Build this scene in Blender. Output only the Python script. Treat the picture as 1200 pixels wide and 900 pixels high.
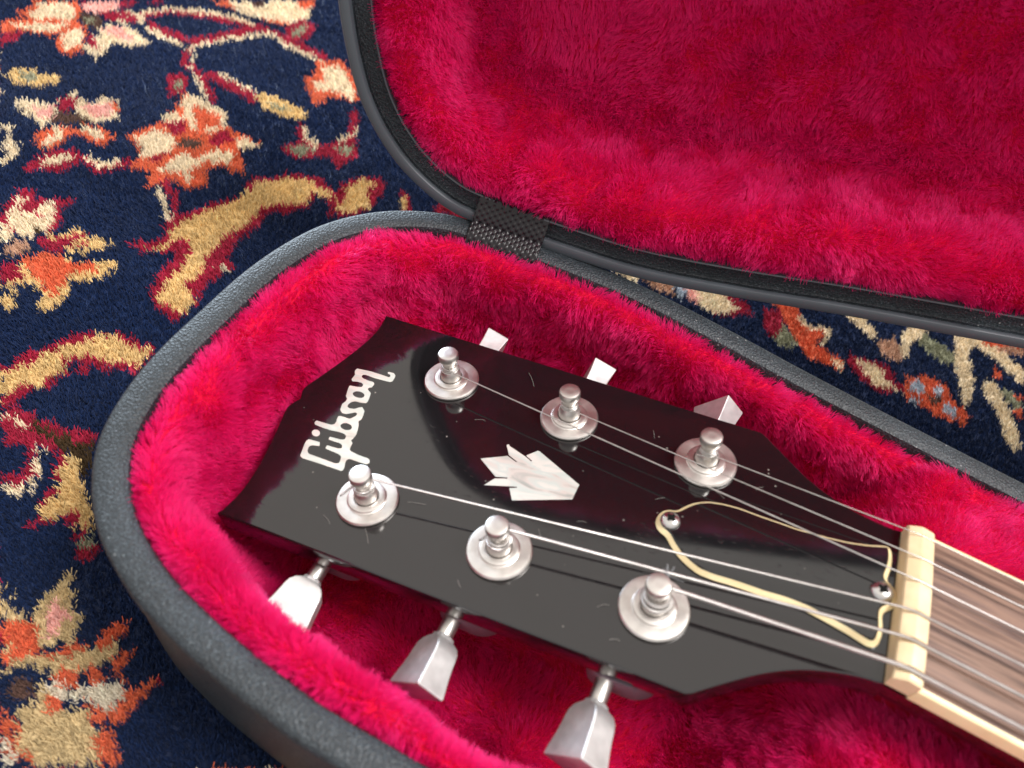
import bpy, math, random
import numpy as np
from mathutils import Matrix, Vector
from mathutils.geometry import tessellate_polygon

for o in list(bpy.data.objects):
    bpy.data.objects.remove(o, do_unlink=True)
rng = np.random.default_rng(7)
random.seed(7)
S = bpy.context.scene
COL = S.collection

# ------------------------------------------------------------------ units: millimetres, nut at the origin, rug RUG below it
RUG = -82.0
MM = 0.001
def W(p):
    p = np.asarray(p, float)
    q = p * MM
    q[..., 2] = (p[..., 2] - RUG) * MM
    return q

# ------------------------------------------------------------------ camera
CAM = np.array([-86.0, -115.0, 153.6])
RC = np.array([[0.8880163772895153, 0.4143265863956225, 0.1994000839234727],
               [0.4453748683308805, -0.6672358898583524, -0.5970238637959571],
               [-0.11431596704843464, 0.6189747548069741, -0.7770470465737822]])
F = 867.84
cam_data = bpy.data.cameras.new('camera')
cam = bpy.data.objects.new('camera', cam_data)
COL.objects.link(cam)
S.camera = cam
cam_data.sensor_width = 36.0
cam_data.lens = F / 1200 * 36
cam_data.clip_start = 0.005
cam_data.clip_end = 50
m = Matrix.Identity(4)
wl = W(CAM)
for i in range(3):
    m[i][0] = RC[0][i]; m[i][1] = -RC[1][i]; m[i][2] = -RC[2][i]; m[i][3] = wl[i]
cam.matrix_world = m
cam_data.dof.use_dof = True
cam_data.dof.focus_distance = 0.262
cam_data.dof.aperture_fstop = 12.0

def proj(P):
    q = (np.asarray(P, float) - CAM) @ RC.T
    return np.c_[600 + F * q[:, 0] / q[:, 2], 450 + F * q[:, 1] / q[:, 2]], q[:, 2]

# ------------------------------------------------------------------ room light: even indoor daylight and one big window
world = bpy.data.worlds.new('World')
S.world = world
world.use_nodes = True
bg = world.node_tree.nodes['Background']
# a pale room: bright ceiling overhead and on the window side, dimmer behind the camera
_tc = world.node_tree.nodes.new('ShaderNodeTexCoord')
_dp = world.node_tree.nodes.new('ShaderNodeVectorMath'); _dp.operation = 'DOT_PRODUCT'
_dp.inputs[1].default_value = (-0.08, 0.28, 0.88)
_rp = world.node_tree.nodes.new('ShaderNodeValToRGB')
_rp.color_ramp.elements[0].position = 0.0; _rp.color_ramp.elements[0].color = (0.80, 0.785, 0.78, 1)
_rp.color_ramp.elements[1].position = 0.70; _rp.color_ramp.elements[1].color = (1.0, 0.935, 0.86, 1)
world.node_tree.links.new(_tc.outputs['Generated'], _dp.inputs[0])
world.node_tree.links.new(_dp.outputs['Value'], _rp.inputs['Fac'])
world.node_tree.links.new(_rp.outputs[0], bg.inputs['Color'])
bg.inputs['Strength'].default_value = 1.25

def area(name, loc, target, sx, sy, power, color):
    d = bpy.data.lights.new(name, 'AREA')
    d.shape = 'RECTANGLE'; d.size = sx; d.size_y = sy; d.energy = power; d.color = color
    o = bpy.data.objects.new(name, d)
    COL.objects.link(o)
    o.location = loc
    o.rotation_euler = (Vector(target) - Vector(loc)).to_track_quat('-Z', 'Y').to_euler()
    return o
area('window_light', (0.55, 0.20, 1.72), (-0.10, 0.0, 0.05), 0.7, 0.5, 46, (1.0, 0.97, 0.95))
area('far_window_light', (-1.75, 1.50, 0.50), (-0.20, 0.08, 0.03), 1.1, 0.7, 72, (0.70, 0.85, 1.0))

S.view_settings.view_transform = 'Standard'
S.view_settings.look = 'None'
S.view_settings.exposure = 0.0
S.view_settings.gamma = 1.0
S.render.engine = 'CYCLES'
S.cycles.use_denoising = True
S.cycles.max_bounces = 9
S.cycles.diffuse_bounces = 4
S.cycles.glossy_bounces = 5
S.cycles.transmission_bounces = 5
S.cycles.sample_clamp_indirect = 6.0
S.cycles.blur_glossy = 0.6
try:
    S.cycles_curves.shape = 'RIBBONS'
    S.cycles_curves.subdivisions = 1
except Exception:
    pass

# ------------------------------------------------------------------ helpers
def mat(name):
    mt = bpy.data.materials.new(name)
    mt.use_nodes = True
    nt = mt.node_tree
    return mt, nt, nt.nodes['Principled BSDF']

def N(nt, kind, **kw):
    n = nt.nodes.new(kind)
    for k, v in kw.items():
        if k in n.inputs:
            n.inputs[k].default_value = v
        else:
            setattr(n, k, v)
    return n

def ramp(nt, fac, stops):
    r = nt.nodes.new('ShaderNodeValToRGB')
    el = r.color_ramp.elements
    while len(el) < len(stops):
        el.new(0.5)
    for e, (p, c) in zip(el, stops):
        e.position = p
        e.color = (*c, 1) if len(c) == 3 else c
    nt.links.new(fac, r.inputs['Fac'])
    return r

def coords(nt, scale=(1, 1, 1), rot=(0, 0, 0)):
    tc = nt.nodes.new('ShaderNodeTexCoord')
    mp = nt.nodes.new('ShaderNodeMapping')
    mp.inputs['Scale'].default_value = scale
    mp.inputs['Rotation'].default_value = rot
    nt.links.new(tc.outputs['Object'], mp.inputs['Vector'])
    return mp.outputs['Vector']

def bump(nt, height, bsdf, strength=0.3, dist=0.0005):
    b = nt.nodes.new('ShaderNodeBump')
    b.inputs['Strength'].default_value = strength
    b.inputs['Distance'].default_value = dist
    nt.links.new(height, b.inputs['Height'])
    nt.links.new(b.outputs['Normal'], bsdf.inputs['Normal'])
    return b

BASE = {}
def empty(name, loc_mm, parent=None):
    o = bpy.data.objects.new(name, None)
    COL.objects.link(o)
    w = W(np.array(loc_mm, float))
    o.empty_display_size = 0.02
    if parent is not None:
        o.parent = parent
        o.location = Vector(w) - Vector(BASE[parent.name])
    else:
        o.location = w
    BASE[o.name] = w
    return o

def tag(o, label=None, cat=None, kind=None, group=None):
    if label: o['label'] = label
    if cat: o['category'] = cat
    if kind: o['kind'] = kind
    if group: o['group'] = group
    return o

def obj(name, V, Fc, mt, parent=None, smooth=True, angle=35):
    """one mesh object; V in millimetres, world frame"""
    w = W(np.asarray(V, float))
    base = BASE[parent.name] if parent is not None else np.zeros(3)
    me = bpy.data.meshes.new(name)
    me.from_pydata((w - base).tolist(), [], [tuple(int(i) for i in f) for f in Fc])
    me.update()
    if smooth:
        me.polygons.foreach_set('use_smooth', [True] * len(me.polygons))
        me.set_sharp_from_angle(angle=math.radians(angle))
    me.materials.append(mt)
    o = bpy.data.objects.new(name, me)
    COL.objects.link(o)
    if parent is not None:
        o.parent = parent
    BASE[o.name] = base
    return o

def merge(parts):
    V, Fc, k = [], [], 0
    for v, f in parts:
        v = np.asarray(v, float)
        V.append(v)
        Fc += [tuple(i + k for i in g) for g in f]
        k += len(v)
    return np.vstack(V), Fc

def grid_faces(nu, nv, closed_u=False, closed_v=False):
    fs = []
    for i in range(nu if closed_u else nu - 1):
        for j in range(nv if closed_v else nv - 1):
            a = i * nv + j; b = ((i + 1) % nu) * nv + j
            c = ((i + 1) % nu) * nv + (j + 1) % nv; d = i * nv + (j + 1) % nv
            fs.append((a, b, c, d))
    return fs

def unit(v):
    v = np.asarray(v, float)
    return v / (np.linalg.norm(v, axis=-1, keepdims=True) + 1e-12)

def tube(P, rad, n=10, cap=True):
    P = np.asarray(P, float); k = len(P)
    rad = np.broadcast_to(np.asarray(rad, float), (k,))
    T = unit(np.gradient(P, axis=0))
    ref = np.array([0.0, 0.0, 1.0])
    if abs(T[0] @ ref) > 0.9: ref = np.array([0, 1.0, 0])
    u = unit(np.cross(T[0], ref))
    V = []
    for i in range(k):
        u = unit(u - T[i] * (u @ T[i]))
        w = np.cross(T[i], u)
        for a in range(n):
            t = 2 * math.pi * a / n
            V.append(P[i] + rad[i] * (math.cos(t) * u + math.sin(t) * w))
    fs = [(a, d, c, b) for a, b, c, d in grid_faces(k, n, closed_v=True)]
    if cap:
        fs.append(tuple(range(n)))
        fs.append(tuple(range((k - 1) * n, k * n))[::-1])
    return np.array(V), fs

def lathe(prof, C0, ax, n=40, ref=(1, 0, 0)):
    ax = unit(ax); u = unit(np.cross(ax, np.array(ref, float))); w = np.cross(ax, u)
    V = []
    for r, h in prof:
        for a in range(n):
            t = 2 * math.pi * a / n
            V.append(np.asarray(C0) + ax * h + r * (math.cos(t) * u + math.sin(t) * w))
    fs = grid_faces(len(prof), n, closed_v=True)
    k = len(prof)
    fs = [(a, d, c, b) for a, b, c, d in fs]
    fs.append(tuple(range(n)))
    fs.append(tuple(range((k - 1) * n, k * n))[::-1])
    return np.array(V), fs

def catmull(P, step):
    P = np.asarray(P, float)
    Q = np.vstack([2 * P[0] - P[1], P, 2 * P[-1] - P[-2]])
    out = []
    for i in range(1, len(Q) - 2):
        for t in np.linspace(0, 1, 24, endpoint=False):
            a, b, c, d = Q[i - 1], Q[i], Q[i + 1], Q[i + 2]
            out.append(0.5 * ((2 * b) + (c - a) * t + (2 * a - 5 * b + 4 * c - d) * t * t + (3 * b - a - 3 * c + d) * t ** 3))
    out.append(P[-1])
    out = np.array(out)
    s = np.r_[0, np.cumsum(np.linalg.norm(np.diff(out, axis=0), axis=1))]
    n = max(2, int(round(s[-1] / step)) + 1)
    q = np.linspace(0, s[-1], n)
    return np.c_[tuple(np.interp(q, s, out[:, k]) for k in range(out.shape[1]))]

def resample_closed(P, step):
    P = np.asarray(P, float); P = np.vstack([P, P[:1]])
    s = np.r_[0, np.cumsum(np.linalg.norm(np.diff(P, axis=0), axis=1))]
    n = int(s[-1] / step); q = np.linspace(0, s[-1], n, endpoint=False)
    return np.c_[np.interp(q, s, P[:, 0]), np.interp(q, s, P[:, 1])]

def smooth_closed(P, k=1):
    for _ in range(k):
        P = 0.5 * P + 0.25 * (np.roll(P, 1, 0) + np.roll(P, -1, 0))
    return P

def area2(P):
    x, y = P[:, 0], P[:, 1]
    return 0.5 * np.sum(x * np.roll(y, -1) - y * np.roll(x, -1))

def inset(P, d):
    """offset a closed counter-clockwise polygon inwards by d"""
    t = unit(np.roll(P, -1, 0) - np.roll(P, 1, 0))
    n = np.c_[-t[:, 1], t[:, 0]]
    return P + n * d

def plate(levels, place, holes=()):
    """stack of closed outlines [(poly2d, height)...] bottom to top, capped; place(x, y, h) -> world. holes go straight through"""
    n = len(levels[0][0]); V = []
    for P, h in levels:
        for x, y in P: V.append(place(x, y, h))
    fs = grid_faces(len(levels), n, closed_v=True)
    hb, ht = levels[0][1], levels[-1][1]
    off = len(V)
    for H in holes:
        for x, y in H: V.append(place(x, y, hb))
        for x, y in H: V.append(place(x, y, ht))
    def cap(P, start, hole_starts, flip):
        loops = [[Vector((x, y, 0)) for x, y in P]] + [[Vector((x, y, 0)) for x, y in H] for H in holes]
        idx = list(range(start, start + n))
        for H, s0 in zip(holes, hole_starts): idx += list(range(s0, s0 + len(H)))
        for t in tessellate_polygon(loops):
            a, b, c = (idx[i] for i in t)
            p = [loops_flat[i] for i in t]
            ar = (p[1] - p[0]).cross(p[2] - p[0]).z
            if (ar > 0) == flip: a, b, c = a, c, b
            fs.append((a, b, c))
    loops_flat = [Vector((x, y, 0)) for x, y in levels[0][0]] + [Vector((x, y, 0)) for H in holes for x, y in H]
    hs0, hs1, k = [], [], off
    for H in holes:
        hs0.append(k); hs1.append(k + len(H)); k += 2 * len(H)
    cap(levels[0][0], 0, hs0, True)
    loops_flat = [Vector((x, y, 0)) for x, y in levels[-1][0]] + [Vector((x, y, 0)) for H in holes for x, y in H]
    cap(levels[-1][0], (len(levels) - 1) * n, hs1, False)
    for H, a0, a1 in zip(holes, hs0, hs1):
        q = len(H)
        for i in range(q):
            fs.append((a0 + i, a1 + i, a1 + (i + 1) % q, a0 + (i + 1) % q))
    return np.array(V), fs

def box(x0, x1, y0, y1, z0, z1):
    V = [(x, y, z) for x in (x0, x1) for y in (y0, y1) for z in (z0, z1)]
    return np.array(V, float), [(0, 1, 3, 2), (4, 6, 7, 5), (0, 4, 5, 1), (2, 3, 7, 6), (0, 2, 6, 4), (1, 5, 7, 3)]

_tab = np.random.default_rng(3).random((257, 257))
def vnoise(x, y):
    x = np.asarray(x, float) + 1000; y = np.asarray(y, float) + 1000
    xi = np.floor(x).astype(int); yi = np.floor(y).astype(int)
    fx = x - xi; fy = y - yi
    fx = fx * fx * (3 - 2 * fx); fy = fy * fy * (3 - 2 * fy)
    xi %= 256; yi %= 256
    a, b, c, d = _tab[xi, yi], _tab[xi + 1, yi], _tab[xi, yi + 1], _tab[xi + 1, yi + 1]
    return (a * (1 - fx) + b * fx) * (1 - fy) + (c * (1 - fx) + d * fx) * fy
def fnoise(x, y):
    return vnoise(x, y) * 0.6 + vnoise(x * 2.1 + 37, y * 2.1 + 11) * 0.28 + vnoise(x * 4.3 + 71, y * 4.3 + 5) * 0.12

def hair(name, P, rad, mt, parent, col=None):
    """P (n, k, 3) millimetres -> one hair curves object"""
    n, k, _ = P.shape
    base = BASE[parent.name]
    hc = bpy.data.hair_curves.new(name)
    hc.add_curves([k] * n)
    hc.attributes['position'].data.foreach_set('vector', (W(P.reshape(-1, 3)) - base).astype(np.float32).ravel()) if 'position' in hc.attributes else None
    if 'radius' not in hc.attributes:
        hc.attributes.new('radius', 'FLOAT', 'POINT')
    hc.attributes['radius'].data.foreach_set('value', (np.asarray(rad).reshape(-1) * MM).astype(np.float32))
    if col is not None:
        at = hc.attributes.new('col', 'FLOAT_COLOR', 'CURVE')
        at.data.foreach_set('color', np.c_[col, np.ones(n)].astype(np.float32).ravel())
    hc.materials.append(mt)
    o = bpy.data.objects.new(name, hc)
    COL.objects.link(o)
    o.parent = parent
    BASE[o.name] = base
    tag(o, kind='stuff')
    return o

# ------------------------------------------------------------------ materials
def m_shell():
    mt, nt, b = mat('grained_black_plastic')
    v = coords(nt)
    n1 = N(nt, 'ShaderNodeTexNoise', Scale=2300.0, Detail=3.0, Roughness=0.6)
    n2 = N(nt, 'ShaderNodeTexVoronoi', Scale=1300.0)
    n3 = N(nt, 'ShaderNodeTexNoise', Scale=28.0, Detail=5.0)
    for n in (n1, n2, n3): nt.links.new(v, n.inputs['Vector'])
    r = ramp(nt, n1.outputs['Fac'], [(0.36, (0.007, 0.009, 0.011)), (0.54, (0.016, 0.022, 0.028)), (0.63, (0.032, 0.043, 0.052)), (0.72, (0.14, 0.155, 0.165))])
    r2 = ramp(nt, n3.outputs['Fac'], [(0.35, (0.75, 0.75, 0.75)), (0.7, (1.35, 1.35, 1.35))])
    mx = N(nt, 'ShaderNodeMixRGB', blend_type='MULTIPLY'); mx.inputs[0].default_value = 1
    nt.links.new(r.outputs[0], mx.inputs[1]); nt.links.new(r2.outputs[0], mx.inputs[2])
    vo = N(nt, 'ShaderNodeTexVoronoi', Scale=330.0); nt.links.new(v, vo.inputs['Vector'])
    dots = ramp(nt, vo.outputs['Distance'], [(0.06, (1, 1, 1)), (0.13, (0, 0, 0))])
    gate = ramp(nt, n3.outputs['Fac'], [(0.50, (0, 0, 0)), (0.64, (0.8, 0.8, 0.8))])
    mu = N(nt, 'ShaderNodeMath', operation='MULTIPLY')
    nt.links.new(dots.outputs[0], mu.inputs[0]); nt.links.new(gate.outputs[0], mu.inputs[1])
    mz = N(nt, 'ShaderNodeMixRGB'); mz.inputs[2].default_value = (0.30, 0.31, 0.31, 1)
    nt.links.new(mu.outputs[0], mz.inputs[0]); nt.links.new(mx.outputs[0], mz.inputs[1])
    nt.links.new(mz.outputs[0], b.inputs['Base Color'])
    b.inputs['Roughness'].default_value = 0.52
    b.inputs['Specular IOR Level'].default_value = 0.42
    bump(nt, n2.outputs['Distance'], b, 0.55, 0.0004)
    return mt
def m_simple(name, col, rough, metal=0.0, spec=0.5, coat=0.0):
    mt, nt, b = mat(name)
    b.inputs['Base Color'].default_value = (*col, 1)
    b.inputs['Roughness'].default_value = rough
    b.inputs['Metallic'].default_value = metal
    b.inputs['Specular IOR Level'].default_value = spec
    b.inputs['Coat Weight'].default_value = coat
    return mt
def m_lacquer(name, base, dust=True):
    mt, nt, b = mat(name)
    v = coords(nt)
    n = N(nt, 'ShaderNodeTexNoise', Scale=900.0, Detail=2.0)
    vo = N(nt, 'ShaderNodeTexVoronoi', Scale=210.0); vo.inputs['Randomness'].default_value = 1.0
    n2 = N(nt, 'ShaderNodeTexNoise', Scale=60.0, Detail=4.0)
    for q in (n, vo, n2): nt.links.new(v, q.inputs['Vector'])
    if dust:
        dots = ramp(nt, vo.outputs['Distance'], [(0.035, (1, 1, 1)), (0.075, (0, 0, 0))])
        gate = ramp(nt, n2.outputs['Fac'], [(0.52, (0, 0, 0)), (0.62, (1, 1, 1))])
        mu = N(nt, 'ShaderNodeMath', operation='MULTIPLY')
        nt.links.new(dots.outputs[0], mu.inputs[0]); nt.links.new(gate.outputs[0], mu.inputs[1])
        mx = N(nt, 'ShaderNodeMixRGB')
        mx.inputs[1].default_value = (*base, 1); mx.inputs[2].default_value = (0.22, 0.20, 0.18, 1)
        nt.links.new(mu.outputs[0], mx.inputs[0])
        nt.links.new(mx.outputs[0], b.inputs['Base Color'])
    else:
        b.inputs['Base Color'].default_value = (*base, 1)
    rr = ramp(nt, n2.outputs['Fac'], [(0.3, (0.035, 0.035, 0.035)), (0.75, (0.10, 0.10, 0.10))])
    sc = N(nt, 'ShaderNodeTexNoise', Scale=1.0, Detail=2.0)
    nt.links.new(coords(nt, (70, 1500, 1500), (0, 0.26, 0.55)), sc.inputs['Vector'])
    sr = ramp(nt, sc.outputs['Fac'], [(0.66, (0, 0, 0)), (0.74, (1, 1, 1))])
    bump(nt, sr.outputs[0], b, 0.05, 0.0001)
    nt.links.new(rr.outputs[0], b.inputs['Roughness'])
    b.inputs['IOR'].default_value = 1.68
    return mt
def m_metal(name, col, rough):
    mt, nt, b = mat(name)
    v = coords(nt)
    n = N(nt, 'ShaderNodeTexNoise', Scale=420.0, Detail=5.0)
    n2 = N(nt, 'ShaderNodeTexNoise', Scale=90.0, Detail=3.0)
    for q in (n, n2): nt.links.new(v, q.inputs['Vector'])
    r = ramp(nt, n.outputs['Fac'], [(0.35, tuple(c * 0.86 for c in col)), (0.65, col)])
    nt.links.new(r.outputs[0], b.inputs['Base Color'])
    rr = ramp(nt, n2.outputs['Fac'], [(0.3, (rough * 0.75,) * 3), (0.7, (rough * 1.3,) * 3)])
    nt.links.new(rr.outputs[0], b.inputs['Roughness'])
    b.inputs['Metallic'].default_value = 1.0
    bump(nt, n.outputs['Fac'], b, 0.06, 0.0002)
    return mt
def m_pearl():
    mt, nt, b = mat('mother_of_pearl')
    v = coords(nt, (1, 3.2, 1), (0, 0, 0.5))
    n = N(nt, 'ShaderNodeTexNoise', Scale=70.0, Detail=3.0, Distortion=0.8)
    nt.links.new(v, n.inputs['Vector'])
    r = ramp(nt, n.outputs['Fac'], [(0.28, (0.34, 0.38, 0.36)), (0.42, (0.62, 0.58, 0.54)), (0.50, (0.55, 0.62, 0.59)), (0.60, (0.74, 0.70, 0.65)), (0.75, (0.60, 0.52, 0.53))])
    nt.links.new(r.outputs[0], b.inputs['Base Color'])
    b.inputs['Roughness'].default_value = 0.22
    b.inputs['Metallic'].default_value = 0.35
    b.inputs['Coat Weight'].default_value = 0.8
    b.inputs['Coat Roughness'].default_value = 0.05
    return mt
def m_cream(name, c0, c1):
    mt, nt, b = mat(name)
    v = coords(nt)
    n = N(nt, 'ShaderNodeTexNoise', Scale=160.0, Detail=5.0)
    nt.links.new(v, n.inputs['Vector'])
    r = ramp(nt, n.outputs['Fac'], [(0.3, c0), (0.7, c1)])
    nt.links.new(r.outputs[0], b.inputs['Base Color'])
    b.inputs['Roughness'].default_value = 0.38
    b.inputs['Subsurface Weight'].default_value = 0.15
    b.inputs['Subsurface Radius'].default_value = (0.002, 0.0014, 0.0008)
    bump(nt, n.outputs['Fac'], b, 0.08, 0.0002)
    return mt
def m_rosewood():
    mt, nt, b = mat('rosewood')
    v = coords(nt, (14, 240, 240))
    n = N(nt, 'ShaderNodeTexNoise', Scale=1.0, Detail=6.0, Roughness=0.65)
    v2 = coords(nt, (40, 900, 900))
    n2 = N(nt, 'ShaderNodeTexNoise', Scale=1.0, Detail=3.0)
    nt.links.new(v, n.inputs['Vector']); nt.links.new(v2, n2.inputs['Vector'])
    r = ramp(nt, n.outputs['Fac'], [(0.28, (0.045, 0.028, 0.026)), (0.42, (0.13, 0.075, 0.055)), (0.52, (0.22, 0.135, 0.10)), (0.62, (0.12, 0.075, 0.065)), (0.75, (0.27, 0.17, 0.125))])
    r2 = ramp(nt, n2.outputs['Fac'], [(0.35, (0.35, 0.35, 0.35)), (0.5, (1, 1, 1))])
    mx = N(nt, 'ShaderNodeMixRGB', blend_type='MULTIPLY'); mx.inputs[0].default_value = 0.75
    nt.links.new(r.outputs[0], mx.inputs[1]); nt.links.new(r2.outputs[0], mx.inputs[2])
    nt.links.new(mx.outputs[0], b.inputs['Base Color'])
    b.inputs['Roughness'].default_value = 0.5
    b.inputs['Specular IOR Level'].default_value = 0.28
    bump(nt, n2.outputs['Fac'], b, 0.25, 0.0002)
    return mt
def m_fur():
    mt = bpy.data.materials.new('crimson_plush'); mt.use_nodes = True
    nt = mt.node_tree; nt.nodes.clear()
    out = nt.nodes.new('ShaderNodeOutputMaterial')
    h = nt.nodes.new('ShaderNodeBsdfHairPrincipled')
    try: h.model = 'CHIANG'
    except Exception: pass
    h.parametrization = 'COLOR'
    at = N(nt, 'ShaderNodeAttribute', attribute_name='col')
    nt.links.new(at.outputs['Color'], h.inputs['Color'])
    h.inputs['Roughness'].default_value = 0.42
    h.inputs['Radial Roughness'].default_value = 0.55
    h.inputs['Random Roughness'].default_value = 0.2
    h.inputs['IOR'].default_value = 1.34
    # matte body of the fibres beside their silky scattering
    hs = N(nt, 'ShaderNodeHueSaturation'); hs.inputs['Saturation'].default_value = 1.0; hs.inputs['Value'].default_value = 0.86
    nt.links.new(at.outputs['Color'], hs.inputs['Color'])
    df = nt.nodes.new('ShaderNodeBsdfDiffuse')
    nt.links.new(hs.outputs[0], df.inputs['Color'])
    mx = nt.nodes.new('ShaderNodeMixShader'); mx.inputs[0].default_value = 0.5
    nt.links.new(h.outputs[0], mx.inputs[1]); nt.links.new(df.outputs[0], mx.inputs[2])
    nt.links.new(mx.outputs[0], out.inputs['Surface'])
    return mt
def m_pile():
    mt, nt, b = mat('wool_pile')
    at = N(nt, 'ShaderNodeAttribute', attribute_name='col')
    nt.links.new(at.outputs['Color'], b.inputs['Base Color'])
    b.inputs['Roughness'].default_value = 0.55
    b.inputs['Specular IOR Level'].default_value = 0.22
    b.inputs['Sheen Weight'].default_value = 0.08
    b.inputs['Sheen Roughness'].default_value = 0.4
    return mt

SHELL = m_shell()
LIP = m_simple('smooth_dark_plastic', (0.075, 0.085, 0.095), 0.42)
LIDLIP = m_simple('worn_grey_plastic', (0.055, 0.066, 0.077), 0.42)
BACKING = m_simple('red_backing', (0.50, 0.006, 0.035), 0.9, spec=0.1)
FUR = m_fur()
PILE = m_pile()
BLACK = m_lacquer('black_lacquer', (0.006, 0.005, 0.006))
CHERRY = m_lacquer('dark_cherry_lacquer', (0.020, 0.005, 0.006), dust=False)
NICKEL = m_metal('satin_nickel', (0.66, 0.63, 0.60), 0.38)
SATIN = m_metal('satin_button_metal', (0.64, 0.63, 0.63), 0.42)
SATIN.node_tree.nodes['Principled BSDF'].inputs['Metallic'].default_value = 0.72
BRIGHT = m_metal('polished_nickel', (0.66, 0.65, 0.64), 0.24)
STEEL = m_metal('string_steel', (0.56, 0.54, 0.52), 0.40)
RECESS_SHADE = m_simple('recess_shade', (0.01, 0.01, 0.01), 0.9, spec=0.05)  # near-black colour stands in for the shade inside the screw slots
PEARL = m_pearl()
BONE = m_cream('bone', (0.62, 0.48, 0.29), (0.74, 0.60, 0.39))
BINDING = m_cream('aged_binding', (0.74, 0.60, 0.34), (0.82, 0.69, 0.42))
DARKCHROME = m_metal('dark_reflection_chrome', (0.17, 0.13, 0.16), 0.45)  # chrome whose dark purple reflection is painted into the base colour
DARKCHROME.node_tree.nodes['Principled BSDF'].inputs['Metallic'].default_value = 0.25
ROSE = m_rosewood()
WEBBING = m_simple('black_webbing', (0.008, 0.006, 0.008), 0.32, spec=0.35)
COVER = m_lacquer('black_cover_plastic', (0.006, 0.006, 0.007))

# ------------------------------------------------------------------ rug
ZR = {'0': (0, 0, .35), '1': (0, 0, .2), '2': (220, 0, .2), '3': (0, 160, .2), '4': (220, 160, .25), '5': (0, 340, .2),
      '6': (0, 500, .2), '7': (0, 660, .266667), '8': (700, 300, .416667)}
def s2l(c):
    c = np.array(c, float) / 255
    return np.where(c <= 0.04045, c / 12.92, ((c + 0.055) / 1.055) ** 2.4)
DYE = {'N': s2l((14, 33, 68)), 'R': s2l((152, 28, 56)), 'C': s2l((216, 199, 170)), 'O': s2l((202, 98, 66)), 'G': s2l((208, 178, 124)),
       'P': s2l((222, 168, 158)), 'S': s2l((142, 142, 118)), 'B': s2l((88, 64, 56)), 'T': s2l((178, 140, 116)), 'D': s2l((62, 46, 26)),
       'K': s2l((192, 170, 128)), 'W': s2l((206, 196, 176)), 'L': s2l((170, 180, 190))}
DYES = list(DYE)
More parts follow.
